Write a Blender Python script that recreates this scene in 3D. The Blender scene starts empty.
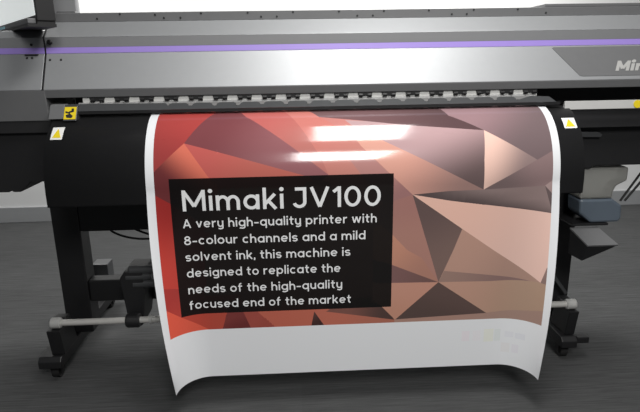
import bpy, bmesh, math, random
from mathutils import Vector, Matrix
from mathutils.geometry import delaunay_2d_cdt

scene = bpy.context.scene
COL = scene.collection
R = math.radians
random.seed(7)

# ------------------------------------------------------------------ materials
def lin(c):
    c = c / 255.0
    return c / 12.92 if c <= 0.04045 else ((c + 0.055) / 1.055) ** 2.4

def srgb(r, g, b, k=1.0):
    return (lin(r) * k, lin(g) * k, lin(b) * k, 1.0)

def material(name, color, rough=0.5, metal=0.0, spec=0.5, noise=0.0, nscale=40.0, bump=0.0, bscale=300.0, coat=0.0):
    m = bpy.data.materials.new(name)
    m.use_nodes = True
    nt = m.node_tree
    b = nt.nodes['Principled BSDF']
    b.inputs['Base Color'].default_value = color
    b.inputs['Roughness'].default_value = rough
    b.inputs['Metallic'].default_value = metal
    b.inputs['Specular IOR Level'].default_value = spec
    b.inputs['Coat Weight'].default_value = coat
    tc = nt.nodes.new('ShaderNodeTexCoord')
    if noise > 0:
        n = nt.nodes.new('ShaderNodeTexNoise')
        n.inputs['Scale'].default_value = nscale
        n.inputs['Detail'].default_value = 4
        nt.links.new(tc.outputs['Object'], n.inputs['Vector'])
        mx = nt.nodes.new('ShaderNodeMix')
        mx.data_type = 'RGBA'
        mx.inputs['A'].default_value = tuple(c * (1 - noise) for c in color[:3]) + (1,)
        mx.inputs['B'].default_value = tuple(min(1, c * (1 + noise)) for c in color[:3]) + (1,)
        nt.links.new(n.outputs['Fac'], mx.inputs['Factor'])
        nt.links.new(mx.outputs['Result'], b.inputs['Base Color'])
    if bump > 0:
        n2 = nt.nodes.new('ShaderNodeTexNoise')
        n2.inputs['Scale'].default_value = bscale
        nt.links.new(tc.outputs['Object'], n2.inputs['Vector'])
        bp = nt.nodes.new('ShaderNodeBump')
        bp.inputs['Strength'].default_value = bump
        bp.inputs['Distance'].default_value = 0.001
        nt.links.new(n2.outputs['Fac'], bp.inputs['Height'])
        nt.links.new(bp.outputs['Normal'], b.inputs['Normal'])
    return m

M = {}
M['silver'] = material('silver_grey_paint', (0.39, 0.40, 0.412, 1), 0.50, metal=0.55, noise=0.03, bump=0.06, bscale=500)
M['mid_grey'] = material('mid_grey_paint', (0.32, 0.325, 0.335, 1), 0.45, metal=0.3, noise=0.03, bump=0.06, bscale=500)
M['dark_grey'] = material('dark_grey_paint', (0.14, 0.142, 0.146, 1), 0.5, noise=0.05, bump=0.08, bscale=400)
M['plate_grey'] = material('plate_grey', (0.055, 0.057, 0.06, 1), 0.35, noise=0.06)
M['platen'] = material('platen_grey', (0.30, 0.30, 0.30, 1), 0.45, noise=0.04)
M['purple'] = material('purple_stripe', (0.36, 0.26, 0.70, 1), 0.4, noise=0.02)
M['black'] = material('black_plastic', (0.012, 0.012, 0.013, 1), 0.5, noise=0.1)
M['apron'] = material('black_apron_paint', (0.016, 0.016, 0.017, 1), 0.55, noise=0.12, nscale=60, bump=0.05)
M['frame'] = material('black_powder_coat', (0.010, 0.010, 0.011, 1), 0.45, noise=0.1, bump=0.1, bscale=600)
M['rubber'] = material('black_rubber', (0.010, 0.010, 0.010, 1), 0.7, noise=0.1)
M['steel'] = material('brushed_steel', (0.66, 0.65, 0.62, 1), 0.3, metal=0.35, noise=0.04, nscale=80)
M['cap_grey'] = material('pale_cap_plastic', (0.42, 0.42, 0.41, 1), 0.5, noise=0.05)
M['white_part'] = material('white_feed_plate', (0.82, 0.82, 0.80, 1), 0.4, noise=0.02)
M['paper_back'] = material('white_paper_back', (0.80, 0.81, 0.83, 1), 0.5, noise=0.01)
M['letter'] = material('white_print', (0.84, 0.85, 0.86, 1), 0.22, noise=0.01)
M['yellow'] = material('yellow_label', (0.80, 0.62, 0.02, 1), 0.45, noise=0.03)
M['label_white'] = material('white_label', (0.82, 0.82, 0.80, 1), 0.45, noise=0.02)
M['label_black'] = material('black_label_ink', (0.02, 0.02, 0.02, 1), 0.5, noise=0.02)
M['logo'] = material('pale_logo', (0.42, 0.42, 0.41, 1), 0.35, noise=0.03)
M['strip'] = material('pale_grey_strip', (0.52, 0.52, 0.51, 1), 0.4, noise=0.05)
M['blue_label'] = material('pale_blue_label', (0.35, 0.72, 0.85, 1), 0.4, noise=0.02)

def screen_material():
    m = material('lit_white_screen', (0.8, 0.82, 0.82, 1), 0.3)
    b = m.node_tree.nodes['Principled BSDF']
    b.inputs['Emission Color'].default_value = (0.95, 1.0, 0.99, 1)
    b.inputs['Emission Strength'].default_value = SCREEN
    return m
SCREEN = 0.42
M['screen'] = screen_material()

def translucent(name, color, rough, trans):
    m = material(name, color, rough)
    b = m.node_tree.nodes['Principled BSDF']
    b.inputs['Transmission Weight'].default_value = trans
    b.inputs['IOR'].default_value = 1.2
    return m
M['milky'] = translucent('milky_plastic', (0.36, 0.36, 0.34, 1), 0.35, 0.5)
M['liquid'] = material('dull_blue_liquid', (0.10, 0.125, 0.155, 1), 0.35, noise=0.15, nscale=8)

def print_material():
    m = material('glossy_print', (0.8, 0.8, 0.8, 1), 0.11, spec=0.6)
    nt = m.node_tree
    b = nt.nodes['Principled BSDF']
    a = nt.nodes.new('ShaderNodeVertexColor')
    a.layer_name = 'Print'
    nt.links.new(a.outputs['Color'], b.inputs['Base Color'])
    return m
M['print'] = print_material()

def carpet_material():
    m = material('grey_plank_carpet', (0.1, 0.1, 0.1, 1), 0.95, spec=0.1)
    nt = m.node_tree
    b = nt.nodes['Principled BSDF']
    tc = nt.nodes.new('ShaderNodeTexCoord')
    mp = nt.nodes.new('ShaderNodeMapping')
    mp.inputs['Scale'].default_value = (5.0, 130.0, 1.0)
    nt.links.new(tc.outputs['Object'], mp.inputs['Vector'])
    n = nt.nodes.new('ShaderNodeTexNoise')
    n.inputs['Scale'].default_value = 1.0
    n.inputs['Detail'].default_value = 6
    n.inputs['Roughness'].default_value = 0.7
    nt.links.new(mp.outputs['Vector'], n.inputs['Vector'])
    r = nt.nodes.new('ShaderNodeValToRGB')
    r.color_ramp.elements[0].position = 0.3
    r.color_ramp.elements[0].color = (0.045, 0.046, 0.047, 1)
    r.color_ramp.elements[1].position = 0.72
    r.color_ramp.elements[1].color = (0.088, 0.090, 0.091, 1)
    nt.links.new(n.outputs['Fac'], r.inputs['Fac'])
    # plank tone: every 25 cm row a touch different
    n3 = nt.nodes.new('ShaderNodeTexBrick')
    n3.inputs['Scale'].default_value = 1.0
    n3.inputs['Brick Width'].default_value = 1.0
    n3.inputs['Row Height'].default_value = 0.25
    n3.inputs['Mortar Size'].default_value = 0.0
    n3.inputs['Color1'].default_value = (0.94, 0.94, 0.94, 1)
    n3.inputs['Color2'].default_value = (1.05, 1.05, 1.05, 1)
    nt.links.new(tc.outputs['Object'], n3.inputs['Vector'])
    mx = nt.nodes.new('ShaderNodeMix')
    mx.data_type = 'RGBA'
    mx.blend_type = 'MULTIPLY'
    mx.inputs['Factor'].default_value = 1.0
    nt.links.new(r.outputs['Color'], mx.inputs['A'])
    nt.links.new(n3.outputs['Color'], mx.inputs['B'])
    nt.links.new(mx.outputs['Result'], b.inputs['Base Color'])
    bp = nt.nodes.new('ShaderNodeBump')
    bp.inputs['Strength'].default_value = 0.5
    bp.inputs['Distance'].default_value = 0.004
    nt.links.new(n.outputs['Fac'], bp.inputs['Height'])
    nt.links.new(bp.outputs['Normal'], b.inputs['Normal'])
    return m
M['carpet'] = carpet_material()
M['wall'] = material('white_wall_paint', (0.80, 0.81, 0.81, 1), 0.8, noise=0.015, nscale=6, bump=0.05)
M['skirting'] = material('grey_skirting_paint', (0.34, 0.35, 0.36, 1), 0.5, noise=0.03)

# ------------------------------------------------------------------ mesh helpers
def link(name, bm, mat, parent=None, smooth=False, bevel=0.0):
    me = bpy.data.meshes.new(name)
    bmesh.ops.recalc_face_normals(bm, faces=bm.faces)
    bm.to_mesh(me)
    bm.free()
    for mm in (mat if isinstance(mat, (list, tuple)) else [mat]):
        me.materials.append(mm)
    if smooth:
        for p in me.polygons:
            p.use_smooth = True
    o = bpy.data.objects.new(name, me)
    COL.objects.link(o)
    if parent is not None:
        o.parent = parent
        o.matrix_parent_inverse = parent_world(parent).inverted()
    if bevel > 0:
        md = o.modifiers.new('bevel', 'BEVEL')
        md.width = bevel
        md.segments = 2
        md.limit_method = 'ANGLE'
        md.angle_limit = R(35)
    return o

def parent_world(o):
    m = Matrix.Translation(o.location)
    if o.parent is not None:
        m = parent_world(o.parent) @ o.matrix_parent_inverse @ m
    return m

def thing(name, label, cat, loc, group=None):
    o = bpy.data.objects.new(name, None)
    COL.objects.link(o)
    o.location = loc
    o.empty_display_size = 0.1
    o['label'] = label
    o['category'] = cat
    if group:
        o['group'] = group
    return o

def box(bm, x0, x1, y0, y1, z0, z1):
    v = [bm.verts.new((x, y, z)) for z in (z0, z1) for y in (y0, y1) for x in (x0, x1)]
    for f in ((0, 1, 3, 2), (4, 6, 7, 5), (0, 4, 5, 1), (2, 3, 7, 6), (0, 2, 6, 4), (1, 5, 7, 3)):
        bm.faces.new([v[i] for i in f])

def Box(*a):
    bm = bmesh.new()
    box(bm, *a)
    return bm

def prism(bm, outline, axis, a0, a1):
    """outline in the plane across 'axis' ('x': (y,z), 'y': (x,z), 'z': (x,y))."""
    def p(q, a):
        return {'x': (a, q[0], q[1]), 'y': (q[0], a, q[1]), 'z': (q[0], q[1], a)}[axis]
    A = [bm.verts.new(p(q, a0)) for q in outline]
    B = [bm.verts.new(p(q, a1)) for q in outline]
    n = len(outline)
    bm.faces.new(A)
    bm.faces.new(list(reversed(B)))
    for i in range(n):
        bm.faces.new((A[i], B[i], B[(i + 1) % n], A[(i + 1) % n]))

def Prism(outline, axis, a0, a1):
    bm = bmesh.new()
    prism(bm, outline, axis, a0, a1)
    return bm

def lathe(bm, stations, origin, axis, n=24):
    """stations: list of (distance along axis, radius)."""
    ax = {'x': Vector((1, 0, 0)), 'y': Vector((0, 1, 0)), 'z': Vector((0, 0, 1))}[axis] if isinstance(axis, str) else Vector(axis).normalized()
    e1 = ax.orthogonal().normalized()
    e2 = ax.cross(e1)
    o = Vector(origin)
    rings = []
    for d, r in stations:
        rings.append([bm.verts.new(o + ax * d + (e1 * math.cos(2 * math.pi * k / n) + e2 * math.sin(2 * math.pi * k / n)) * r) for k in range(n)])
    for a, b in zip(rings, rings[1:]):
        for k in range(n):
            bm.faces.new((a[k], a[(k + 1) % n], b[(k + 1) % n], b[k]))
    bm.faces.new(rings[0])
    bm.faces.new(list(reversed(rings[-1])))

def Lathe(*a, **k):
    bm = bmesh.new()
    lathe(bm, *a, **k)
    return bm

def tube(bm, pts, r, n=10):
    pts = [Vector(p) for p in pts]
    rings = []
    for i, p in enumerate(pts):
        t = (pts[min(i + 1, len(pts) - 1)] - pts[max(i - 1, 0)]).normalized()
        e1 = t.cross(Vector((0.31, 0.17, 0.93))).normalized()
        e2 = t.cross(e1)
        rings.append([bm.verts.new(p + (e1 * math.cos(2 * math.pi * k / n) + e2 * math.sin(2 * math.pi * k / n)) * r) for k in range(n)])
    for a, b in zip(rings, rings[1:]):
        for k in range(n):
            bm.faces.new((a[k], a[(k + 1) % n], b[(k + 1) % n], b[k]))
    bm.faces.new(rings[0])
    bm.faces.new(list(reversed(rings[-1])))

def Tube(*a, **k):
    bm = bmesh.new()
    tube(bm, *a, **k)
    return bm

def oriented_box(bm, origin, ex, ey, ez, x0, x1, y0, y1, z0, z1):
    o, ex, ey, ez = Vector(origin), Vector(ex), Vector(ey), Vector(ez)
    v = [bm.verts.new(o + ex * x + ey * y + ez * z) for z in (z0, z1) for y in (y0, y1) for x in (x0, x1)]
    for f in ((0, 1, 3, 2), (4, 6, 7, 5), (0, 4, 5, 1), (2, 3, 7, 6), (0, 2, 6, 4), (1, 5, 7, 3)):
        bm.faces.new([v[i] for i in f])

def OBox(*a):
    bm = bmesh.new()
    oriented_box(bm, *a)
    return bm

# ------------------------------------------------------------------ the setting
def structure(name, bm, mat, **k):
    o = link(name, bm, mat, **k)
    o['kind'] = 'structure'
    return o

WALL_Y = 2.38
structure('floor', Box(-6, 6, -5, WALL_Y + 0.1, -0.05, 0.0), M['carpet'])
structure('wall_back', Box(-6, 6, WALL_Y, WALL_Y + 0.1, 0.0, 3.0), M['wall'])
structure('baseboard_back', Box(-6, 6, WALL_Y - 0.015, WALL_Y, 0.0, 0.125), M['skirting'], bevel=0.004)

# ------------------------------------------------------------------ roll-off curve shared by print and apron
SH_X0, SH_W, SH_L = -.482, 1.362, 1.024
EL_Y, EL_Z, EL_A, EL_B = .06, .80, .20, .24
_arc=[(0.,math.pi/2)]
for _i in range(1,401):
    t0=math.pi/2*(1-(_i-1)/400); t1=math.pi/2*(1-_i/400)
    p=lambda t:(-EL_A*math.cos(t),EL_B*math.sin(t))
    a,b=p(t0),p(t1); _arc.append((_arc[-1][0]+math.hypot(a[0]-b[0],a[1]-b[1]),t1))
ARC=_arc[-1][0]
def roll_profile(v, off=0.):
    """(Y, Z) at arc length v down the roll-off curve, pushed out by off."""
    if v<=ARC:
        f=max(0,v)/ARC*400; 
        lo,hi=0,400
        while hi-lo>1:
            m=(lo+hi)//2
            if _arc[m][0]<=v: lo=m
            else: hi=m
        k=(v-_arc[lo][0])/(_arc[hi][0]-_arc[lo][0]); t=_arc[lo][1]+k*(_arc[hi][1]-_arc[lo][1])
        ny,nz=-math.cos(t)/EL_A, math.sin(t)/EL_B; l=math.hypot(ny,nz)
        return EL_Y-EL_A*math.cos(t)+off*ny/l, EL_Z+EL_B*math.sin(t)+off*nz/l
    return EL_Y-EL_A-off, EL_Z-(v-ARC)
CURL=.171
def sheet(u, v, off=0.):
    y,z=roll_profile(v,off); x=SH_X0+u
    th=math.radians(90)*min(1,max(0,(.80-z)/.68))
    if th>1e-4:
        for s,d in ((-1,CURL-u),(1,CURL-(SH_W-u))):
            if d>0:
                a=th*d/CURL; R=CURL/th
                xe=SH_X0+(CURL if s<0 else SH_W-CURL)
                x=xe+s*(R-off)*math.sin(a); y=EL_Y-EL_A-R+(R-off)*math.cos(a)
    return x,y,z

# ------------------------------------------------------------------ stroke lettering
def glyphs(w):
    h = w / 2
    xh, asc, desc = 0.72, 1.03, -0.27
    bw = 0.70
    rx, ry, cy, cx = bw / 2 - h, xh / 2 - h, xh / 2, bw / 2
    def arc(cx, cy, rx, ry, a0, a1, n=18):
        return [(cx + rx * math.cos(R(a0 + (a1 - a0) * i / n)), cy + ry * math.sin(R(a0 + (a1 - a0) * i / n))) for i in range(n + 1)]
    def ring(cx, cy, rx, ry):
        return arc(cx, cy, rx, ry, 0, 360, 32)
    def dot(x, y, r):
        return [('disc', x, y, r)]
    nw, ar = 0.62, 0.27
    def arch(x0, x1):
        c, r_ = (x0 + x1) / 2, (x1 - x0) / 2
        return arc(c, xh - h - ar, r_, ar, 180, 0) + [(x1, 0)]
    tail = [(bw - h, -0.06)] + arc(cx, -0.06, rx, 0.21 - h, 0, -150)[1:]
    G = {}
    G['a'] = (bw, [ring(cx, cy, rx, ry), [(bw - h, 0), (bw - h, xh)]])
    G['d'] = (bw, [ring(cx, cy, rx, ry), [(bw - h, 0), (bw - h, asc)]])
    G['q'] = (bw, [ring(cx, cy, rx, ry), [(bw - h, desc), (bw - h, xh)]])
    G['p'] = (bw, [ring(cx, cy, rx, ry), [(h, desc), (h, xh)]])
    G['g'] = (bw, [ring(cx, cy, rx, ry), [(bw - h, xh)] + tail])
    G['o'] = (bw, [ring(cx, cy, rx, ry)])
    G['c'] = (bw * 0.90, [arc(cx, cy, rx, ry, 48, 312)])
    G['e'] = (bw, [[(h, cy), (bw - h, cy)], arc(cx, cy, rx, ry, 0, 318)])
    G['h'] = (nw, [[(h, 0), (h, asc)], arch(h, nw - h)])
    G['n'] = (nw, [[(h, 0), (h, xh)], arch(h, nw - h)])
    mw = 1.04
    G['m'] = (mw, [[(h, 0), (h, xh)], arch(h, mw / 2), arch(mw / 2, mw - h)])
    ucurve = [(h, xh)] + arc(nw / 2, h + ar, nw / 2 - h, ar, 180, 360)
    G['u'] = (nw, [ucurve, [(nw - h, 0), (nw - h, xh)]])
    yt = [(nw - h, xh), (nw - h, -0.06)] + arc(nw / 2, -0.06, nw / 2 - h, 0.21 - h, 0, -150)[1:]
    G['y'] = (nw, [ucurve, yt])
    G['r'] = (0.42, [[(h, 0), (h, xh)], arc(0.36, xh - h - ar, 0.36 - h, ar, 180, 78)])
    G['i'] = (w, [[(h, 0), (h, xh)], dot(h, 0.94, w * 0.66)])
    G['l'] = (w, [[(h, 0), (h, asc)]])
    G['k'] = (0.60, [[(h, 0), (h, asc)], [(h, 0.23), (0.53, xh)], [(0.24, 0.40), (0.56, 0.0)]])
    G['v'] = (0.64, [[(h * 1.0, xh), (0.32, 0.03)], [(0.64 - h * 1.0, xh), (0.32, 0.03)]])
    G['w'] = (0.98, [[(h, xh), (0.27, 0.03)], [(0.49, xh), (0.27, 0.03)], [(0.49, xh), (0.71, 0.03)], [(0.98 - h, xh), (0.71, 0.03)]])
    G['t'] = (0.44, [[(0.19, 0.95), (0.19, 0.24)] + arc(0.37, 0.24, 0.18, 0.24 - h, 180, 275)[1:], [(0.0, xh - h), (0.43, xh - h)]])
    G['f'] = (0.44, [[(0.16, 0), (0.16, 0.80)] + arc(0.34, 0.80, 0.18, 0.22 - h + 0.02, 180, 85)[1:], [(0.0, xh - h), (0.42, xh - h)]])
    q = (xh - w) / 4
    sx = 0.29 - h
    G['s'] = (0.56, [arc(0.28, xh - h - q, sx, q, 25, 270) + arc(0.28, h + q, sx, q, 90, -155)[1:]])
    G['8'] = (0.68, [ring(0.34, 0.27 + h * 0.3, 0.34 - h, 0.27 - h * 0.6), ring(0.34, 0.75, 0.29 - h, 0.25 - h)])
    G['-'] = (0.46, [[(0.0, 0.36), (0.46, 0.36)]])
    G['.'] = (w, [dot(h, h * 1.1, w * 0.6)])
    G[','] = (w, [dot(h, h * 1.1, w * 0.6), [(h * 1.3, h), (h * 0.6, -0.14)]])
    G['A'] = (0.84, [[(h, 0), (0.42, 0.97)], [(0.84 - h, 0), (0.42, 0.97)], [(0.2, 0.30), (0.64, 0.30)]])
    G['M'] = (1.0, [[(h, 0), (h, 1)], [(1 - h, 0), (1 - h, 1)], [(h, 0.96), (0.5, 0.22)], [(1 - h, 0.96), (0.5, 0.22)]])
    G['J'] = (0.62, [[(0.12, 1 - h), (0.62, 1 - h)], [(0.62 - h, 1), (0.62 - h, 0.30)] + arc(0.31, 0.30, 0.31 - h, 0.30 - h, 0, -165)[1:]])
    G['V'] = (0.88, [[(h, 1), (0.44, 0.04)], [(0.88 - h, 1), (0.44, 0.04)]])
    G['1'] = (0.36, [[(0.36 - h, 0), (0.36 - h, 1)], [(0.36 - h, 0.95), (0.02, 0.74)]])
    G['0'] = (0.74, [ring(0.37, 0.5, 0.37 - h, 0.5 - h)])
    return G

def stroke_quads(pts, w):
    n = len(pts)
    closed = math.dist(pts[0], pts[-1]) < 1e-6
    L = []
    for i, p in enumerate(pts):
        if closed:
            a, b = pts[(i - 1) if i > 0 else n - 2], pts[(i + 1) if i < n - 1 else 1]
        else:
            a, b = pts[max(i - 1, 0)], pts[min(i + 1, n - 1)]
        tx, ty = b[0] - a[0], b[1] - a[1]
        l = math.hypot(tx, ty) or 1
        nx, ny = -ty / l * w / 2, tx / l * w / 2
        L.append(((p[0] + nx, p[1] + ny), (p[0] - nx, p[1] - ny)))
    return [(L[i][0], L[i + 1][0], L[i + 1][1], L[i][1]) for i in range(n - 1)]

def text_polys(text, w, bearing=0.15, space=0.36):
    """polygons of the text in units of cap height, and its natural width."""
    G = glyphs(w)
    x, polys = 0.0, []
    for ch in text:
        if ch == ' ':
            x += space
            continue
        adv, strokes = G[ch]
        for s in strokes:
            if s and s[0][0] == 'disc':
                _, cx, cy, r = s[0]
                polys.append([(x + cx + r * math.cos(k * math.pi / 8), cy + r * math.sin(k * math.pi / 8)) for k in range(16)])
            else:
                for qd in stroke_quads(s, w):
                    polys.append([(x + a, b) for a, b in qd])
        x += adv + bearing
    return polys, x - bearing

# facets of the printed artwork: outline in metres across and down the sheet, two gradient stops; left facets coloured darker for the weaker light there
ART = [
    ('redTL', [(-0.004, 0.006), (0.234, 0.015), (0.124, 0.188), (0.025, 0.287)],
     (0.134, 0.076), (167, 68, 65), (0.036, 0.258), (149, 61, 60)),
    ('dark1', [(0.124, 0.188), (0.234, 0.015), (0.29, 0.021), (0.321, 0.077), (0.386, 0.137), (0.448, 0.189), (0.499, 0.23), (0.546, 0.269), (0.595, 0.308), (0.516, 0.306)],
     (0.221, 0.117), (118, 66, 70), (0.45, 0.252), (140, 92, 96)),
    ('tri2', [(0.124, 0.188), (0.516, 0.306), (0.516, 0.326), (0.212, 0.318)],
     (0.16, 0.212), (182, 89, 84), (0.399, 0.309), (175, 97, 87)),
    ('grad3', [(0.124, 0.188), (0.212, 0.318), (0.162, 0.478), (0.004, 0.466), (0.016, 0.287), (0.025, 0.284)],
     (0.154, 0.235), (206, 110, 91), (0.072, 0.314), (104, 48, 50)),
    ('redL', [(-0.001, 0.341), (0.021, 0.353), (0.07, 0.383), (0.164, 0.451), (0.144, 0.728), (-0.025, 0.685)],
     (0.041, 0.388), (149, 45, 43), (0.044, 0.621), (191, 67, 58)),
    ('redL2', [(-0.056, 0.649), (0.147, 0.691), (0.138, 0.809), (0.079, 0.781), (0.022, 0.737)],
     (0.046, 0.691), (166, 58, 54), (0.091, 0.763), (177, 65, 58)),
    ('bright5', [(0.006, 0.719), (0.026, 0.739), (0.079, 0.781), (0.184, 0.847), (0.18, 0.901), (-0.025, 0.833)],
     (0.041, 0.794), (219, 91, 71), (0.153, 0.841), (212, 91, 71)),
    ('redbot', [(0.079, 0.781), (0.085, 0.718), (0.28, 0.734), (0.229, 0.788), (0.215, 0.849), (0.177, 0.847)],
     (0.105, 0.795), (179, 69, 56), (0.214, 0.806), (173, 74, 60)),
    ('brownbot', [(0.237, 0.766), (0.285, 0.768), (0.315, 0.849), (0.213, 0.845)],
     (0.259, 0.793), (120, 56, 54), (0.274, 0.832), (104, 46, 46)),
    ('redbot2', [(0.285, 0.768), (0.339, 0.781), (0.406, 0.853), (0.315, 0.849)],
     (0.327, 0.811), (156, 76, 67), (0.361, 0.835), (151, 73, 63)),
    ('orbot', [(0.339, 0.777), (0.54, 0.766), (0.525, 0.85), (0.404, 0.845)],
     (0.38, 0.806), (182, 97, 80), (0.519, 0.811), (182, 100, 82)),
    ('darkbot', [(0.534, 0.787), (0.574, 0.842), (0.521, 0.85)],
     (0.533, 0.793), (84, 58, 54), (0.553, 0.836), (62, 40, 38)),
    ('orbot2', [(0.534, 0.787), (0.624, 0.777), (0.816, 0.83), (0.815, 0.854), (0.572, 0.848)],
     (0.589, 0.814), (182, 104, 86), (0.782, 0.83), (167, 104, 87)),
    ('darkbot2', [(0.575, 0.789), (0.641, 0.748), (0.775, 0.772), (0.816, 0.83)],
     (0.641, 0.797), (120, 80, 72), (0.782, 0.81), (78, 60, 56)),
    ('pink', [(0.29, 0.021), (0.573, 0.031), (0.594, 0.328), (0.595, 0.308), (0.546, 0.269), (0.499, 0.23), (0.448, 0.189), (0.386, 0.137), (0.321, 0.077)],
     (0.351, 0.072), (182, 97, 93), (0.531, 0.238), (177, 112, 105)),
    ('pink2', [(0.446, 0.034), (0.573, 0.031), (0.894, 0.414), (0.76, 0.462), (0.594, 0.315), (0.57, 0.255)],
     (0.502, 0.111), (192, 117, 109), (0.726, 0.308), (184, 125, 115)),
    ('mauvetop', [(0.505, 0.0), (0.852, 0.137), (0.832, 0.262), (0.83, 0.343), (0.869, 0.379), (0.7, 0.208), (0.564, 0.081)],
     (0.603, 0.114), (186, 122, 116), (0.809, 0.261), (204, 151, 139)),
    ('peach', [(0.652, 0.128), (0.795, 0.206), (1.107, 0.367), (0.986, 0.37), (0.869, 0.379), (0.828, 0.343), (0.699, 0.211)],
     (0.809, 0.261), (208, 154, 139), (1.059, 0.36), (148, 118, 112)),
    ('mauve', [(0.653, 0.106), (0.856, 0.129), (1.115, 0.164), (1.106, 0.268), (1.106, 0.367), (0.795, 0.206), (0.684, 0.144)],
     (0.967, 0.159), (178, 148, 150), (1.058, 0.333), (100, 84, 84)),
    ('darktop', [(0.504, 0.0), (1.004, -0.012), (1.008, 0.095), (1.115, 0.164), (0.855, 0.136), (0.72, 0.113), (0.567, 0.087)],
     (0.673, 0.078), (112, 84, 86), (1.04, 0.128), (88, 68, 70)),
    ('topR', [(0.978, 0.017), (1.478, 0.002), (1.417, 0.208), (1.353, 0.234), (1.284, 0.272), (1.115, 0.164), (1.008, 0.095)],
     (1.078, 0.11), (146, 118, 122), (1.227, 0.238), (112, 96, 98)),
    ('pinkface', [(1.115, 0.164), (1.284, 0.272), (1.274, 0.279), (1.133, 0.359), (1.106, 0.367), (1.108, 0.269)],
     (1.113, 0.235), (230, 192, 178), (1.259, 0.279), (140, 120, 118)),
    ('midR', [(1.106, 0.367), (1.133, 0.352), (1.279, 0.274), (1.284, 0.272), (1.353, 0.234), (1.417, 0.208), (1.411, 0.302), (1.351, 0.331), (1.313, 0.359)],
     (1.292, 0.28), (134, 112, 112), (1.16, 0.356), (110, 94, 94)),
    ('lightR', [(1.313, 0.359), (1.351, 0.331), (1.411, 0.302), (1.412, 0.407), (1.349, 0.397)],
     (1.329, 0.354), (160, 138, 136), (1.35, 0.374), (150, 128, 126)),
    ('sliver', [(0.868, 0.378), (0.986, 0.369), (1.106, 0.367), (1.313, 0.359), (1.343, 0.456), (1.412, 0.462), (0.994, 0.402)],
     (1.127, 0.366), (134, 116, 114), (1.114, 0.424), (84, 72, 72)),
    ('smallR', [(1.313, 0.359), (1.349, 0.397), (1.411, 0.438), (1.412, 0.462), (1.343, 0.456)],
     (1.323, 0.374), (100, 86, 86), (1.349, 0.44), (92, 80, 80)),
    ('big', [(0.868, 0.378), (0.994, 0.402), (1.343, 0.456), (1.412, 0.462), (1.417, 0.564), (1.336, 0.645), (1.319, 0.693), (1.154, 0.582)],
     (0.996, 0.434), (228, 184, 168), (1.293, 0.58), (222, 186, 174)),
    ('rt2', [(1.335, 0.638), (1.415, 0.548), (1.443, 0.713), (1.334, 0.696), (1.319, 0.693)],
     (1.331, 0.663), (140, 116, 110), (1.337, 0.69), (135, 112, 106)),
    ('v8a', [(0.868, 0.378), (0.712, 0.229), (0.661, 0.257), (0.776, 0.414)],
     (0.775, 0.319), (173, 125, 121), (0.819, 0.388), (154, 112, 110)),
    ('v8', [(0.868, 0.378), (0.93, 0.574), (0.967, 0.693), (0.831, 0.636), (0.762, 0.612), (0.759, 0.412)],
     (0.826, 0.412), (160, 115, 108), (0.846, 0.535), (167, 123, 112)),
    ('v8b', [(0.76, 0.476), (0.808, 0.52), (0.854, 0.571), (0.906, 0.602), (0.967, 0.693), (0.8, 0.622), (0.762, 0.612)],
     (0.812, 0.552), (190, 136, 115), (0.918, 0.646), (169, 123, 108)),
    ('v2', [(0.868, 0.378), (1.041, 0.502), (1.014, 0.577), (0.967, 0.693), (0.93, 0.574)],
     (0.894, 0.431), (98, 80, 78), (0.97, 0.63), (120, 98, 92)),
    ('v3', [(1.041, 0.502), (1.154, 0.582), (1.319, 0.693), (1.288, 0.692), (0.967, 0.693), (1.014, 0.577)],
     (1.071, 0.56), (182, 144, 129), (1.25, 0.663), (166, 134, 121)),
    ('v3s', [(0.985, 0.652), (1.148, 0.673), (1.288, 0.692), (1.149, 0.696), (0.967, 0.694)],
     (0.989, 0.671), (150, 122, 112), (1.219, 0.694), (132, 106, 102)),
    ('v4', [(0.967, 0.693), (1.149, 0.696), (1.288, 0.692), (1.319, 0.693), (1.443, 0.713), (1.466, 0.76), (1.274, 0.803), (1.144, 0.816)],
     (1.027, 0.717), (184, 144, 127), (1.29, 0.76), (168, 140, 121)),
    ('v7', [(0.762, 0.608), (0.8, 0.622), (0.967, 0.693), (0.801, 0.69), (0.763, 0.691)],
     (0.814, 0.643), (122, 90, 88), (0.937, 0.688), (112, 84, 80)),
    ('v9', [(0.763, 0.69), (0.801, 0.69), (0.967, 0.693), (0.818, 0.83), (0.746, 0.752)],
     (0.833, 0.718), (190, 140, 122), (0.818, 0.812), (186, 136, 116)),
    ('v5', [(0.967, 0.693), (1.145, 0.818), (0.817, 0.831)],
     (0.974, 0.723), (92, 74, 70), (0.942, 0.817), (84, 68, 64)),
    ('strip', [(0.816, 0.829), (1.145, 0.817), (1.274, 0.803), (1.401, 0.781), (1.429, 0.847), (0.816, 0.89)],
     (0.907, 0.839), (165, 129, 116), (1.261, 0.818), (158, 130, 119)),
]

# ------------------------------------------------------------------ THE PRINTER
printer = thing('wide_format_printer', 'grey wide format printer with a purple stripe standing on black legs with casters', 'printer', (0.09, 0.3, 0.0))

def P(name, bm, mat, parent=None, label=None, **k):
    o = link(name, bm, mat, parent or printer, **k)
    if label:
        o['label'] = label
    return o

def copies(o, offsets):
    for d in offsets:
        c = o.copy()
        COL.objects.link(c)
        c.location = Vector(o.location) + Vector(d)

SEAM = -0.842
RIGHT = 1.42
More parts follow.
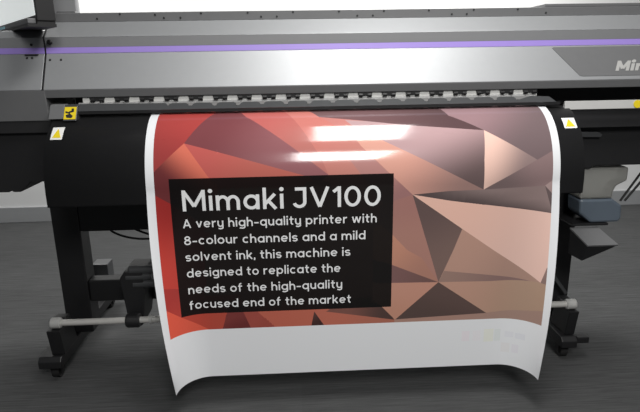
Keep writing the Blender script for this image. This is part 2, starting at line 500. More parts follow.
# front cover: sloping silver panel, darker band above the stripe, pale band on top
def slab(outline, x0, x1):
    return Prism(outline, 'x', x0, x1)
cover = slab([(0.045, 1.121), (0.110, 1.240), (0.116, 1.240), (0.30, 1.240), (0.30, 1.121)], SEAM, RIGHT)
front = P('front_cover', cover, M['silver'], bevel=0.002)
P('purple_stripe', slab([(0.110, 1.2405), (0.1125, 1.2600), (0.30, 1.2600), (0.30, 1.2405)], SEAM, RIGHT), M['purple'], label='purple stripe')
P('upper_cover', slab([(0.110, 1.293), (0.170, 1.346), (0.30, 1.346), (0.30, 1.293)], SEAM, RIGHT), M['silver'], label='pale upper cover band', bevel=0.0015)
P('cover_band', slab([(0.1125, 1.2605), (0.110, 1.2925), (0.30, 1.2925), (0.30, 1.2605)], SEAM, RIGHT), M['mid_grey'], label='mid grey band above the purple stripe')
P('cover_lip', slab([(0.050, 1.094), (0.045, 1.1205), (0.30, 1.1205), (0.30, 1.100), (0.075, 1.094)], SEAM + 0.002, RIGHT), M['dark_grey'], label='dark grey lower lip', bevel=0.0015)
rear = P('rear_cover', slab([(0.180, 1.3465), (0.180, 1.377), (0.70, 1.377), (0.70, 1.10), (0.305, 1.10), (0.305, 1.3465)], -0.836, RIGHT), M['dark_grey'], bevel=0.002)
P('raised_cover', slab([(0.186, 1.3775), (0.186, 1.389), (0.66, 1.389), (0.66, 1.3775)], 0.925, RIGHT), M['dark_grey'], label='raised dark grey cover plate at the right', bevel=0.002)
sc = P('screw', Lathe([(0, 0.0036), (0.0018, 0.0036), (0.0024, 0.002)], (0, 0.1802, 0), (0, -1, 0), 10), M['black'], rear)
SCREWS = [(-0.478, 1.368), (-0.448, 1.357), (-0.39, 1.357), (-0.317, 1.3715), (-0.153, 1.3715), (-0.106, 1.357), (-0.05, 1.357), (0.008, 1.3715), (0.172, 1.3715),
          (0.238, 1.356), (0.294, 1.356), (0.334, 1.3715), (0.497, 1.3715), (0.581, 1.357), (0.636, 1.357), (0.661, 1.3715), (0.823, 1.3715), (0.928, 1.358), (-0.60, 1.3715), (-0.68, 1.357)]
sc.location = Vector(sc.location) + Vector((SCREWS[0][0], 0, SCREWS[0][1]))
copies(sc, [(x - SCREWS[0][0], 0, z - SCREWS[0][1]) for x, z in SCREWS[1:]])

# left end cap with its own stripe, lip and bolts
C0, C1 = -1.30, SEAM - 0.005
cap = P('end_cap', slab([(0.045, 1.121), (0.110, 1.240), (0.116, 1.2405), (0.1125, 1.2605), (0.110, 1.293), (0.138, 1.318), (0.68, 1.318), (0.68, 1.121)], C0, C1), M['silver'], bevel=0.002)
P('cap_band', slab([(0.1118, 1.2615), (0.1092, 1.2925), (0.15, 1.2925), (0.15, 1.2615)], C0, C1), M['mid_grey'], cap)
P('cap_stripe', slab([(0.1094, 1.2405), (0.1118, 1.2600), (0.15, 1.2600), (0.15, 1.2405)], C0, C1), M['purple'], cap, label='purple stripe on the end cap')
P('cap_lip', Prism([(0.045, 1.1205), (0.052, 1.0175), (0.68, 1.0175), (0.68, 1.1205)], 'x', C0, -0.838), M['dark_grey'], cap, label='dark grey lower face of the end cap', bevel=0.002)
seam = P('cover_seam', slab([(0.0445, 1.1208), (0.1098, 1.240), (0.1118, 1.260), (0.1096, 1.293), (0.1698, 1.3462), (0.30, 1.3462), (0.30, 1.1208)], C1 - 0.0006, SEAM + 0.0006), M['black'], label='dark seam line')
def bolt(x, z, r, depth=0.003, parent=cap, name='bolt'):
    # sits on the slope of the cover
    if z < 1.24:
        k = (z - 1.121) / 0.119
        y, n = 0.045 + 0.065 * k, Vector((0, -0.878, 0.479))
    else:
        y, n = 0.111, Vector((0, -1, 0))
    return P(name, Lathe([(-0.002, r), (depth * 0.6, r), (depth, r * 0.6)], (x, y, z), n, 12), M['black'], parent)
for x, z, r in ((-0.888, 1.270, 0.0045), (-0.905, 1.226, 0.004), (-0.888, 1.226, 0.004)):
    bolt(x, z, r)
bolt(-0.826, 1.278, 0.009, 0.006, front, 'knob')
for x, z in ((-0.827, 1.219), (-0.790, 1.219)):
    bolt(x, z, 0.0038, parent=front)
slot = Box(-0.912, -0.868, 0.102, 0.112, 1.2345, 1.2385)
P('slot', slot, M['black'], cap)

# dark badge plate with the maker's lettering on the sloping panel
ES = Vector((0, 0.065, 0.119)).normalized()
EN = Vector((0, -0.119, 0.065)).normalized()
SL = math.hypot(0.065, 0.119)
def on_slope(x, s, off):
    p = Vector((x, 0.045, 1.121)) + ES * s + EN * off
    return (p.x, p.y, p.z)
bm = bmesh.new()
pts = [(0.928, SL * 0.93), (0.934, SL * 0.955), (RIGHT, SL * 0.955), (RIGHT, SL * 0.11), (1.022, SL * 0.11), (1.012, SL * 0.13)]
lo = [bm.verts.new(on_slope(x, s, -0.001)) for x, s in pts]
hi = [bm.verts.new(on_slope(x, s, 0.0015)) for x, s in pts]
bm.faces.new(hi)
bm.faces.new(list(reversed(lo)))
for i in range(len(pts)):
    bm.faces.new((lo[i], lo[(i + 1) % len(pts)], hi[(i + 1) % len(pts)], hi[i]))
badge = P('badge_plate', bm, M['dark_grey'], front, label='dark grey badge plate')
polys, wd = text_polys('Mimaki', 0.25, bearing=0.10)
bm = bmesh.new()
LH = 0.039
def merged(polys):
    pv, pf = [], []
    for q in polys:                 # overlapping strokes merged into one outline
        area = sum(q[i][0] * q[(i + 1) % len(q)][1] - q[(i + 1) % len(q)][0] * q[i][1] for i in range(len(q)))
        q = q[::-1] if area < 0 else q
        pf.append(list(range(len(pv), len(pv) + len(q))))
        pv += [Vector(p) for p in q]
    tv, te, tf, ov, oe, of = delaunay_2d_cdt(pv, [], pf, 1, 1e-5)
    return tv, [f for f, src in zip(tf, of) if src]
tv, tf = merged(polys)
bv = [bm.verts.new(on_slope(1.143 + (p.x * 1.25 + 0.40 * p.y) * LH, SL * 0.24 + p.y * LH, 0.0024)) for p in tv]
for f in tf:
    bm.faces.new([bv[i] for i in f])
P('badge_lettering', bm, M['logo'], badge, label='pale slanted maker lettering')

# platen: white feed plate, black pinch rollers, toothed media guide
P('feed_plate', Prism([(0.0585, 1.060), (0.0585, 1.0935), (0.16, 1.0935), (0.16, 1.05)], 'x', -0.72, 0.865), M['white_part'], label='white feed plate behind the rollers')
pr = bmesh.new()
prism(pr, [(-0.026, 1.0930), (0.026, 1.0930), (0.023, 1.084), (0.010, 1.079), (0.006, 1.0815), (-0.006, 1.0815), (-0.010, 1.079), (-0.023, 1.084)], 'y', 0.0525, 0.062)
for s in (-1, 1):
    lathe(pr, [(-0.007, 0.0065), (0.007, 0.0065)], (s * 0.0155, 0.055, 1.0835), 'x', 14)
roller = P('pinch_roller', pr, M['black'])
RX = [-0.670 + k * 0.0838 for k in range(19)]
roller.location = Vector(roller.location) + Vector((RX[0], 0, 0))
copies(roller, [(x - RX[0], 0, 0) for x in RX[1:]])
P('platen', Prism([(0.0515, 1.058), (0.0515, 1.0705), (0.0583, 1.0755), (0.0583, 1.058)], 'x', -0.735, 0.86), M['platen'], label='grey platen edge')
# guide: a sloping strip whose upper edge is cut into wide teeth
G0, G1 = Vector((0, 0.010, 1.0490)), Vector((0, 0.050, 1.0765))
GN = Vector((0, -0.0275, 0.040)).normalized()
def guide_strip(poly, t=0.0025):
    bm = bmesh.new()
    d = G1 - G0
    f = [bm.verts.new(G0 + d * b + Vector((a, 0, 0)) + GN * t) for a, b in poly]
    k = [bm.verts.new(G0 + d * b + Vector((a, 0, 0))) for a, b in poly]
    bm.faces.new(f)
    bm.faces.new(list(reversed(k)))
    for i in range(len(poly)):
        bm.faces.new((f[i], k[i], k[(i + 1) % len(poly)], f[(i + 1) % len(poly)]))
    return bm
outline = [(-0.78, 0.0), (0.915, 0.0), (0.900, 0.60), (0.835, 0.72)]
x = 0.785
TP = 0.0811
edges = []
for k in range(15):
    a, b = x - TP + 0.006, x - 0.006
    edges += [(b, 0.26 if k % 3 == 0 else 0.40), (b - 0.002, 0.56), (b - 0.011, 0.68), (a + 0.011, 0.68), (a + 0.002, 0.56), (a, 0.40 if k % 3 else 0.26)]
    x -= TP
outline += edges + [(x - 0.004, 0.72), (-0.66, 0.78), (-0.78, 0.78)]
P('media_guide', guide_strip(outline), M['plate_grey'], label='dark toothed media guide')
P('guide_edge', Prism([(0.010, 1.0405), (0.010, 1.0515), (0.013, 1.0508), (0.030, 1.0430)], 'x', -0.78, 0.93), M['black'])
P('platen_body', Box(-0.79, 0.96, 0.09, 0.66, 0.76, 1.03), M['black'])
P('platen_bed', Box(-0.785, 1.0, 0.165, 0.66, 1.031, 1.098), M['black'])

# black apron: the media rolls down over it
bm = bmesh.new()
vz = []
v = 0.006
while True:
    y, z = roll_profile(v, -0.006)
    if z < 0.757:
        vz.append((roll_profile(v, -0.006)[0], 0.757))
        break
    vz.append((y, z))
    v += 0.014
A = [bm.verts.new((-0.803, y, z)) for y, z in vz]
B = [bm.verts.new((0.966, y, z)) for y, z in vz]
for i in range(len(vz) - 1):
    bm.faces.new((A[i], A[i + 1], B[i + 1], B[i]))
apron = P('media_apron', bm, M['apron'], label='curved black apron', smooth=True)
md = apron.modifiers.new('thick', 'SOLIDIFY')
md.thickness = 0.004
md.offset = -1 if apron.data.polygons[0].normal.y < 0 else 1
# side hangers that close the apron ends
for x0, x1 in ((-0.800, -0.797), (0.960, 0.963)):
    side = [(y + 0.006, z - 0.004) for y, z in vz] + [(0.10, 0.761), (0.10, 1.026)]
    P('apron_side', Prism(side, 'x', x0, x1), M['frame'])

def v_at(z):
    a, b = 0.0, ARC + 0.2
    for _ in range(40):
        m = (a + b) / 2
        if roll_profile(m, -0.006)[1] > z:
            a = m
        else:
            b = m
    return a

def curved_patch(bm, x0, x1, z0, z1, off, shear=0.0, n=6):
    v0, v1 = v_at(z1), v_at(z0)
    rows = []
    for i in range(n + 1):
        y, z = roll_profile(v0 + (v1 - v0) * i / n, off)
        rows.append((bm.verts.new((x0 + shear * (1 - i / n), y, z)), bm.verts.new((x1 + shear * (1 - i / n), y, z))))
    for a, b in zip(rows, rows[1:]):
        bm.faces.new((a[0], b[0], b[1], a[1]))

def warning_label(x0, x1, z0, z1):
    bm = bmesh.new()
    curved_patch(bm, x0, x1, z0, z1, -0.0052)
    w_ = P('warning_label', bm, M['label_white'], apron, label='white warning label with a yellow triangle')
    bm = bmesh.new()
    n = 6
    va, vb = v_at(z0 + (z1 - z0) * 0.85), v_at(z0 + (z1 - z0) * 0.15)
    xc, hw = (x0 + x1) / 2, (x1 - x0) * 0.36
    rows = []
    for i in range(n + 1):
        y, z = roll_profile(va + (vb - va) * i / n, -0.0046)
        f = 0.06 + 0.94 * i / n
        rows.append((bm.verts.new((xc - hw * f, y, z)), bm.verts.new((xc + hw * f, y, z))))
    for a, b in zip(rows, rows[1:]):
        bm.faces.new((a[0], b[0], b[1], a[1]))
    P('warning_triangle', bm, M['yellow'], w_, label='yellow triangle')
warning_label(-0.790, -0.752, 0.968, 1.003)
warning_label(0.912, 0.956, 0.968, 0.999)

# grey bracket beside the guide, with the yellow hand label
P('guide_bracket', Prism([(-0.010, 1.028), (0.020, 1.074), (0.05, 1.074), (0.05, 1.028)], 'x', -0.815, -0.766), M['dark_grey'], bevel=0.002)
P('guide_end', Prism([(-0.018, 1.022), (0.014, 1.070), (0.05, 1.070), (0.05, 1.022)], 'x', -0.7655, -0.722), M['plate_grey'], bevel=0.002)
BE = Vector((0, 0.032, 0.048)).normalized()
BN = Vector((0, -0.048, 0.032)).normalized()
def on_end(x, s, off):
    return Vector((x - 0.0215, -0.018, 1.022)) + BE * s + BN * off
def end_poly(bm, pts, off):
    bm.faces.new([bm.verts.new(on_end(x, s, off)) for x, s in pts])
bm = bmesh.new()
end_poly(bm, [(-0.742, 0.006), (-0.703, 0.006), (-0.703, 0.052), (-0.742, 0.052)], 0.0008)
hand = P('hand_label', bm, M['yellow'], label='yellow hand warning label')
bm = bmesh.new()
end_poly(bm, [(-0.733, 0.012), (-0.716, 0.010), (-0.712, 0.018), (-0.722, 0.027), (-0.736, 0.022)], 0.0014)
end_poly(bm, [(-0.738, 0.030), (-0.724, 0.026), (-0.716, 0.036), (-0.721, 0.038), (-0.728, 0.033), (-0.738, 0.037)], 0.0014)
end_poly(bm, [(-0.718, 0.030), (-0.710, 0.034), (-0.711, 0.046), (-0.719, 0.046)], 0.0014)
P('hand_symbol', bm, M['label_black'], hand, label='black hand symbol')

# left side housing under the end cap, with its chamfered lower corner
P('side_housing', Prism([(-1.30, 1.0165), (-0.810, 1.0165), (-0.810, 0.800), (-0.945, 0.800), (-0.985, 0.764), (-1.01, 0.764), (-1.018, 0.770), (-1.026, 0.764), (-1.30, 0.764)], 'y', 0.075, 0.66), M['black'], label='black left side housing', bevel=0.003)
P('housing_fascia', Box(-1.30, -0.806, 0.056, 0.075, 0.976, 1.0165), M['apron'], label='black fascia under the end cap', bevel=0.002)

# right side: black recess, pale strip, sloping hood, deep housing
P('right_recess', Box(0.975, RIGHT, 0.166, 0.66, 1.031, 1.098), M['black'])
P('pale_strip', Prism([(0.012, 1.022), (0.016, 1.051), (0.022, 1.051), (0.030, 1.022)], 'x', 0.950, RIGHT), M['strip'], label='pale grey strip', bevel=0.001)
sm = P('strip_label', Lathe([(0, 0.014), (0.0012, 0.014)], (1.210, 0.0125, 1.037), (0, -1, 0.1), 20), M['yellow'], label='round yellow label')
P('right_hood', Prism([(0.035, 0.955), (0.075, 1.012), (0.16, 1.012), (0.16, 0.955)], 'x', 0.985, RIGHT), M['frame'], label='sloping black hood', bevel=0.002)
P('right_housing', Prism([(0.972, 1.0115), (RIGHT, 1.0115), (RIGHT, 0.806), (1.115, 0.806), (1.105, 0.797), (1.085, 0.797), (1.075, 0.806), (0.972, 0.806)], 'y', 0.0765, 0.66), M['black'], label='black right side housing', bevel=0.003)
P('pull_handle', Prism([(1.00, 0.918), (1.00, 0.938), (1.11, 0.934), (1.125, 0.926), (1.12, 0.915)], 'y', 0.058, 0.0765), M['plate_grey'], label='dark pull handle', bevel=0.003)
P('hood_knob', Lathe([(0, 0.009), (0.018, 0.009), (0.022, 0.006)], (0.995, 0.0765, 0.93), (0, -1, 0), 14), M['black'])

# stand
for x0, x1 in ((-0.975, -0.868), (1.062, 1.166)):
    P('leg', Box(x0, x1, 0.25, 0.34, 0.112, 0.80 if x0 > 0 else 0.763), M['frame'], bevel=0.004)
P('upper_beam', Box(-0.867, 1.061, 0.25, 0.34, 0.555, 0.758), M['frame'], bevel=0.004)
P('lower_beam', Box(-0.867, 1.061, 0.26, 0.32, 0.247, 0.340), M['frame'], bevel=0.004)
def foot(x0, x1, stub):
    f = P('foot', Prism([(0.045, 0.066), (0.045, 0.095), (0.06, 0.111), (0.80, 0.111), (0.80, 0.066)], 'x', x0, x1), M['frame'], bevel=0.003)
    xc = (x0 + x1) / 2
    for y in (0.105, 0.74):
        bm = bmesh.new()
        lathe(bm, [(-0.014, 0.024), (-0.014, 0.028), (0.014, 0.028), (0.014, 0.024)], (xc, y, 0.028), 'x', 20)
        c = P('caster', bm, M['rubber'], f)
        bm = bmesh.new()
        for s in (-1, 1):
            box(bm, xc + s * 0.019 - 0.002, xc + s * 0.019 + 0.002, y - 0.016, y + 0.016, 0.020, 0.062)
        box(bm, xc - 0.022, xc + 0.022, y - 0.02, y + 0.02, 0.058, 0.066)
        P('caster_fork', bm, M['frame'], f)
    if stub:
        P('foot_lever', Box(x1, x1 + 0.05, 0.050, 0.085, 0.082, 0.108), M['frame'], f, bevel=0.003)
    return f
foot(-1.012, -0.925, False)
foot(1.052, 1.116, True)
P('rear_box', Box(-0.990, -0.915, 0.62, 0.70, 0.112, 0.275), M['plate_grey'], label='small grey box on the rear of the foot', bevel=0.003)

# shaft carriers on the feet
for x0, x1 in ((-0.965, -0.915), (1.072, 1.112)):
    P('shaft_carrier', Prism([(0.050, 0.2225), (0.110, 0.2225), (0.125, 0.245), (0.16, 0.245), (0.20, 0.112), (0.07, 0.112)], 'x', x0, x1), M['frame'], bevel=0.003)
P('carrier_arm', Prism([(1.035, 0.35), (1.045, 0.36), (1.14, 0.235), (1.13, 0.225)], 'y', 0.205, 0.218), M['plate_grey'], label='thin slanted arm', bevel=0.001)
P('cross_bracket', Box(1.00, 1.061, 0.235, 0.249, 0.350, 0.366), M['plate_grey'], label='grey cross bracket', bevel=0.002)
P('leg_bracket', Box(0.99, 1.061, 0.225, 0.249, 0.430, 0.470), M['plate_grey'], label='grey leg bracket', bevel=0.002)

# media holder clamped on the shaft in front of the lower beam
holder = P('media_holder', Prism([(-0.690, 0.40), (-0.670, 0.43), (-0.600, 0.43), (-0.600, 0.33), (-0.612, 0.24), (-0.618, 0.205), (-0.640, 0.190), (-0.666, 0.205), (-0.676, 0.25)], 'y', 0.115, 0.259), M['black'], label='black media holder', bevel=0.004)
P('holder_clamp', Lathe([(-0.026, 0.024), (-0.02, 0.028), (0.02, 0.028), (0.026, 0.024)], (-0.642, 0.080, 0.243), 'x', 24), M['black'], holder)
for z, x0 in ((0.432, -0.640), (0.405, -0.655), (0.375, -0.63)):
    P('holder_knob', Lathe([(-0.035, 0.012), (-0.03, 0.017), (0.06, 0.017), (0.066, 0.012)], (x0 + 0.02, 0.130, z), 'x', 18), M['plate_grey'], holder, smooth=False)

# cable hanging under the upper beam
pts = [(-0.775 + 0.36 * t, 0.30, 0.556 - 0.060 * math.sin(math.pi * min(1, t * 1.15)) ** 0.6 + 0.012 * t) for t in [i / 24 for i in range(25)]]
P('hanging_cable', Tube(pts, 0.0045), M['rubber'])
pts = [(-0.68 + 0.30 * t, 0.29, 0.556 - 0.045 * math.sin(math.pi * min(1, t * 1.1)) + 0.004 * t) for t in [i / 24 for i in range(25)]]
P('hanging_cable', Tube(pts, 0.0045), M['rubber'])

# waste bottle tray and drain rods on the right
bm = bmesh.new()
top = [(1.060, 0.095, 0.560), (1.170, 0.095, 0.560), (1.212, 0.015, 0.513), (1.093, 0.015, 0.513)]
a_ = [bm.verts.new(p) for p in top]
b_ = [bm.verts.new((x, y + 0.003, z - 0.006)) for x, y, z in top]
bm.faces.new(a_)
bm.faces.new(list(reversed(b_)))
for i in range(4):
    bm.faces.new((a_[i], b_[i], b_[(i + 1) % 4], a_[(i + 1) % 4]))
P('drip_plate', bm, M['dark_grey'], label='tilted dark grey plate under the bottle')
bm = bmesh.new()
for p in [(1.062, 0.094, 0.550), (1.162, 0.094, 0.550), (1.200, 0.018, 0.504), (1.097, 0.018, 0.504), (1.062, 0.094, 0.455), (1.088, 0.035, 0.445)]:
    bm.verts.new(p)
bmesh.ops.convex_hull(bm, input=bm.verts[:])
P('tray_bracket', bm, M['frame'], label='black bracket under the plate')
P('tray_rail', Box(1.062, 1.205, 0.085, 0.2495, 0.568, 0.5775), M['frame'], bevel=0.002)
for dx in (0, 0.03):
    P('drain_tube', Tube([(1.36 + dx, 0.12, 0.80), (1.33 + dx, 0.12, 0.765), (1.262 + dx * 0.6, 0.12, 0.655)], 0.0045), M['rubber'])

# ------------------------------------------------------------------ waste bottle
bottle = thing('waste_ink_bottle', 'milky waste ink bottle with dull blue liquid hanging under the printer at the right', 'bottle', (1.165, 0.14, 0.5785))
def bp(name, bm, mat, label=None, bevel=0.0):
    o = link(name, bm, mat, bottle, bevel=bevel)
    if label:
        o['label'] = label
bp('bottle_body', Prism([(1.085, 0.674), (1.212, 0.674), (1.213, 0.700), (1.222, 0.723), (1.262, 0.742), (1.262, 0.795), (1.080, 0.795)], 'y', 0.09, 0.19), M['milky'], 'milky grey upper part of the bottle', 0.008)
bp('bottle_liquid', Prism([(1.085, 0.673), (1.090, 0.615), (1.135, 0.5785), (1.245, 0.5785), (1.257, 0.592), (1.253, 0.645), (1.212, 0.673)], 'y', 0.088, 0.192), M['liquid'], 'dull blue lower part full of liquid', 0.010)

# ------------------------------------------------------------------ take-up shaft
shaft = thing('take_up_shaft', 'long silver take-up shaft resting across the feet of the printer stand', 'shaft', (0.085, 0.08, 0.243))
o = link('tube', Lathe([(-0.93, 0.0125), (1.085, 0.0125)], (0, 0.08, 0.2435), 'x', 24), M['steel'], shaft, smooth=False)
for x, s in ((-0.935, -1), (1.088, 1)):
    link('end_cap', Lathe([(-0.02, 0.017), (-0.016, 0.021), (0.016, 0.021), (0.02, 0.017)], (x, 0.08, 0.2435), 'x', 24), M['cap_grey'], shaft)
o = link('flange', Lathe([(-0.006, 0.017), (0.006, 0.017)], (-0.575, 0.08, 0.2435), 'x', 24), M['cap_grey'], shaft)

# ------------------------------------------------------------------ monitor at the left
PA = Vector((-0.796, -0.035, 1.350))
D = Vector((-0.593, 0.805, 0.0)).normalized()
N = Vector((-0.805, -0.593, 0.0)).normalized()
Z = Vector((0, 0, 1))
mon = thing('monitor', 'blank white monitor in a thick black bezel on the left end of the printer', 'monitor', PA + D * 0.4 - Vector((0, 0, 0.0315)))
link('housing', OBox(PA, D, N, Z, -0.012, 0.64, -0.055, 0.0, -0.014, 0.42), M['black'], mon, bevel=0.003)
s = link('screen', OBox(PA, D, N, Z, 0.004, 0.62, 0.0002, 0.002, 0.004, 0.40), M['screen'], mon)
s['label'] = 'lit white screen'
link('lower_bar', OBox(PA, D, N, Z, 0.0, 0.60, 0.0005, 0.026, -0.022, -0.006), M['dark_grey'], mon, bevel=0.003)['label'] = 'grey bar below the screen'
link('base', OBox(PA, D, N, Z, -0.010, 0.62, -0.055, 0.028, -0.0315, -0.0225), M['black'], mon)
link('plinth', OBox(PA, D, N, Z, -0.008, 0.62, -0.053, 0.0, -0.0224, -0.0142), M['black'], mon)
link('label_strip', OBox(PA, D, N, Z, 0.36, 0.46, 0.0262, 0.0272, -0.019, -0.010), M['blue_label'], mon)['label'] = 'pale blue strip'
post = P('upright_post', Box(-0.858, -0.766, 0.24, 0.265, 1.378, 1.86), M['mid_grey'], label='grey upright post', bevel=0.006)
P('post_foot', Prism([(-0.834, 1.378), (-0.765, 1.378), (-0.768, 1.386), (-0.83, 1.386)], 'y', 0.215, 0.239), M['dark_grey'], label='dark post foot')

# ------------------------------------------------------------------ THE PRINT
poster = thing('printed_poster', 'long glossy print of red and brown facets with black text box hanging from the printer', 'poster', (0.2, -0.14, 0.122))
A_U0, A_U1, A_V1 = 0.027, 1.337, 0.8405
PANEL = [(0.0735, 0.3045), (0.804, 0.3045), (0.803, 0.7795), (0.0775, 0.7795)]
verts, edges = [], []
def add_loop(poly, closed=True):
    dense = []
    for i in range(len(poly)):      # short edges, so that the sheet stays smooth where it rolls and curls
        a, b = Vector(poly[i]), Vector(poly[(i + 1) % len(poly)])
        k = max(1, int((b - a).length / 0.011))
        dense += [a.lerp(b, j / k) for j in range(k)]
    poly = dense
    i0 = len(verts)
    verts.extend(poly)
    n = len(poly)
    for i in range(n if closed else n - 1):
        edges.append((i0 + i, i0 + (i + 1) % n))
def clip(poly, axis, lim, keep_less):
    out = []
    for i in range(len(poly)):
        a, b = poly[i], poly[(i + 1) % len(poly)]
        ia = (a[axis] <= lim) if keep_less else (a[axis] >= lim)
        ib = (b[axis] <= lim) if keep_less else (b[axis] >= lim)
        if ia:
            out.append(a)
        if ia != ib:
            t = (lim - a[axis]) / (b[axis] - a[axis])
            out.append((a[0] + (b[0] - a[0]) * t, a[1] + (b[1] - a[1]) * t))
    return out
V_TOP = 0.004
art = []
for nm, poly, p0, c0, p1, c1 in ART:
    for ax, lim, less in ((0, A_U0, False), (0, A_U1, True), (1, V_TOP, False), (1, A_V1, True)):
        poly = clip(poly, ax, lim, less)
    if len(poly) >= 3:
        art.append((poly, p0, c0, p1, c1))
add_loop([(0, V_TOP), (SH_W, V_TOP), (SH_W, SH_L), (0, SH_L)])
add_loop([(A_U0, V_TOP), (A_U1, V_TOP), (A_U1, A_V1), (A_U0, A_V1)])
add_loop(PANEL)
for a in art:
    add_loop(a[0])
# colour-check marks of the printer in the white margin
MARKS = [(1.06, 0.885, 1.088, 0.925, (232, 214, 220)), (1.10, 0.885, 1.128, 0.925, (230, 222, 224)), (1.140, 0.880, 1.175, 0.930, (226, 226, 196)), (1.178, 0.882, 1.20, 0.928, (206, 214, 206)),
         (1.215, 0.890, 1.245, 0.912, (214, 212, 218)), (1.250, 0.892, 1.285, 0.914, (210, 210, 216)), (1.205, 0.935, 1.235, 0.972, (222, 216, 212)), (1.242, 0.938, 1.265, 0.970, (218, 210, 218))]
for a, b, c, d, col in MARKS:
    add_loop([(a, b), (c, b), (c, d), (a, d)])
us = [SH_W * i / 48 for i in range(49)] + [CURL * i / 14 for i in range(1, 14)] + [SH_W - CURL * i / 14 for i in range(1, 14)]
vs = [ARC * i / 30 for i in range(1, 31)] + [ARC + (SH_L - ARC) * i / 24 for i in range(1, 24)]
us = [u for u in us if 0.004 < u < SH_W - 0.004]
for u in us:
    for v in vs:
        verts.append(Vector((u, v)))
res = delaunay_2d_cdt(verts, edges, [], 0, 1e-5)
cv, cf = res[0], res[2]

def inside(poly, x, y):
    c = False
    j = len(poly) - 1
    for i in range(len(poly)):
        xi, yi = poly[i]
        xj, yj = poly[j]
        if (yi > y) != (yj > y) and x < (xj - xi) * (y - yi) / (yj - yi) + xi:
            c = not c
        j = i
    return c
INK = 1.08
PAPER = (0.80, 0.815, 0.84)
def shade(a, x, y):
    _, p0, c0, p1, c1 = a
    dx, dy = p1[0] - p0[0], p1[1] - p0[1]
    t = ((x - p0[0]) * dx + (y - p0[1]) * dy) / (dx * dx + dy * dy)
    t = min(1, max(0, t))
    t = t * t * (3 - 2 * t)
    return tuple(min(0.85, INK * (lin(c0[i]) * (1 - t) + lin(c1[i]) * t)) for i in range(3))
me = bpy.data.meshes.new('sheet')
me.from_pydata([sheet(p.x, p.y) for p in cv], [], [list(f) for f in cf])
att = me.color_attributes.new('Print', 'FLOAT_COLOR', 'CORNER')
for poly in me.polygons:
    c = Vector((0, 0))
    for vi in poly.vertices:
        c += cv[vi]
    c /= len(poly.vertices)
    hit = None
    if A_U0 < c.x < A_U1 and c.y < A_V1:
        for ox, oy in ((0, 0), (0.003, 0), (-0.003, 0), (0, 0.003), (0, -0.003), (0.008, 0), (-0.008, 0), (0, 0.008), (0, -0.008), (0.02, 0), (-0.02, 0), (0, 0.02), (0, -0.02)):
            for a in reversed(art):
                if inside(a[0], c.x + ox, c.y + oy):
                    hit = a
                    break
            if hit:
                break
    in_panel = inside(PANEL, c.x, c.y)
    mark = None
    for m_ in MARKS:
        if m_[0] < c.x < m_[2] and m_[1] < c.y < m_[3]:
            mark = m_[4]
    for li in poly.loop_indices:
        p = cv[me.loops[li].vertex_index]
        if mark:
            col = tuple(PAPER[i] * (0.62 + 0.38 * lin(mark[i]) / lin(228)) for i in range(3))
        elif hit:
            col = shade(hit, p.x, p.y)
        elif A_U0 < c.x < A_U1 and c.y < A_V1:
            col = (0.36, 0.16, 0.13)
        else:
            col = PAPER
        if in_panel:
            col = tuple(0.004 + 0.014 * k for k in col)
        att.data[li].color = (col[0], col[1], col[2], 1.0)
    poly.use_smooth = True
# make the printed side face the room
n = sum((p.normal for p in me.polygons), Vector())
if n.y > 0:
    me.flip_normals()
me.materials.append(M['print'])
so = bpy.data.objects.new('sheet', me)
COL.objects.link(so)
so.parent = poster
so.matrix_parent_inverse = parent_world(poster).inverted()
def sheet_normal(u, v):
    e = 0.0005
    a, b = Vector(sheet(u - e, v)), Vector(sheet(u + e, v))
    c, d = Vector(sheet(u, v - e)), Vector(sheet(u, v + e))
    n = (b - a).cross(d - c).normalized()
    return -n if n.y > 0.2 or (abs(n.y) <= 0.2 and n.z < 0) else n
me.normals_split_custom_set_from_vertices([sheet_normal(p.x, p.y) for p in cv])
bm = bmesh.new()
gu = [CURL * k / 10 for k in range(10)] + [CURL + (SH_W - 2 * CURL) * k / 8 for k in range(8)] + [SH_W - CURL + CURL * k / 10 for k in range(11)]
gv = [V_TOP] + [ARC * k / 24 for k in range(1, 25)] + [ARC + (SH_L - ARC) * k / 12 for k in range(1, 13)]
grid = [[bm.verts.new(sheet(u, v, -0.0008)) for u in gu] for v in gv]
for r0_, r1_ in zip(grid, grid[1:]):
    for k in range(len(gu) - 1):
        bm.faces.new((r0_[k], r0_[k + 1], r1_[k + 1], r1_[k]))
bk = link('sheet_back', bm, M['paper_back'], poster, smooth=True)
bk['label'] = 'plain white back of the paper'

def print_text(name, lines, weight, cap, label):
    bm = bmesh.new()
    for text, u0, u1, v in lines:
        polys, wd = text_polys(text, weight)
        k = (u1 - u0) / wd
        tv, tf = merged(polys)
        bv = [bm.verts.new(sheet(u0 + p.x * k, v - p.y * cap, 0.0006)) for p in tv]
        for f in tf:
            bm.faces.new([bv[i] for i in f])
    o = link(name, bm, M['letter'], poster)
    o['label'] = label
print_text('printed_title', [('Mimaki', 0.112, 0.4405, 0.4125)], 0.150, 0.070, 'large white title word on the left')
print_text('printed_title', [('JV100', 0.470, 0.7615, 0.4125)], 0.150, 0.070, 'large white title word on the right')
BASE = [0.4695, 0.5278, 0.5850, 0.6425, 0.7020, 0.7585]
TXT = ['A very high-quality printer with', '8-colour channels and a mild', 'solvent ink, this machine is', 'designed to replicate the', 'needs of the high-quality', 'focused end of the market']
ENDS = [0.7491, 0.7114, 0.6602, 0.6265, 0.632, 0.6624]
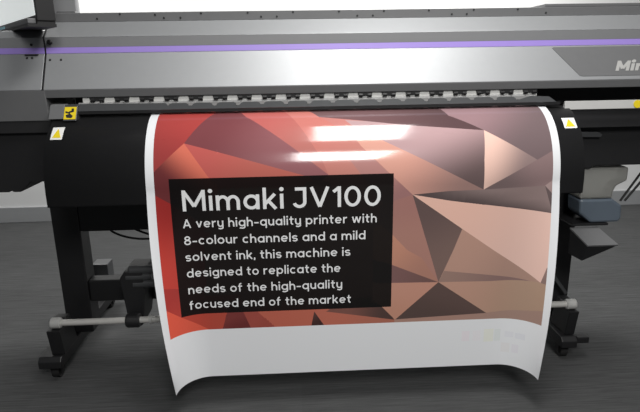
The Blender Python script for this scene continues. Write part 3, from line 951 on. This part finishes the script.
for t, e, b in zip(TXT, ENDS, BASE):
    print_text('printed_line', [(t, 0.1080, e, b)], 0.145, 0.0305, 'line of small white lettering')

# ------------------------------------------------------------------ light: rows of ceiling panels
def panel(x, y, power, sx=0.6, sy=0.6, z=2.7, color=(1.0, 0.985, 0.96)):
    l = bpy.data.lights.new('ceiling_panel', 'AREA')
    l.shape = 'RECTANGLE'
    l.size, l.size_y = sx, sy
    l.energy = power
    l.color = color
    o = bpy.data.objects.new('ceiling_panel', l)
    COL.objects.link(o)
    o.location = (x, y, z)
panel(0.44, -0.66, 36, 0.62, 1.1)
panel(0.44, -3.1, 105, 0.85, 1.5)
panel(0.9, 1.55, 75, 1.2, 0.6)
panel(-1.6, 1.55, 38, 1.2, 0.6)

w = bpy.data.worlds.new('room')
scene.world = w
w.use_nodes = True
w.node_tree.nodes['Background'].inputs['Color'].default_value = (0.9, 0.95, 1.0, 1)
w.node_tree.nodes['Background'].inputs['Strength'].default_value = 0.05

# ------------------------------------------------------------------ camera
pitch, yaw, roll = R(15), R(2.6), R(0.95)
fw = Vector((math.sin(yaw) * math.cos(pitch), math.cos(yaw) * math.cos(pitch), -math.sin(pitch)))
r0 = Vector((math.cos(yaw), -math.sin(yaw), 0))
u0 = r0.cross(fw)
rt = r0 * math.cos(roll) - u0 * math.sin(roll)
up = u0 * math.cos(roll) + r0 * math.sin(roll)
cam = bpy.data.cameras.new('camera')
cam.sensor_fit = 'HORIZONTAL'
cam.sensor_width = 36
cam.lens = 540 * 36 / 640
cam.clip_start = 0.05
co = bpy.data.objects.new('camera', cam)
COL.objects.link(co)
co.matrix_world = Matrix(((rt.x, up.x, -fw.x, 0), (rt.y, up.y, -fw.y, -1.86), (rt.z, up.z, -fw.z, 1.2), (0, 0, 0, 1)))
scene.camera = co
vs_ = scene.view_settings
scene.display_settings.display_device = 'sRGB'
vs_.view_transform = 'Standard'
vs_.look = 'None'
vs_.exposure = 0.25
vs_.gamma = 1.0
vs_.use_curve_mapping = False
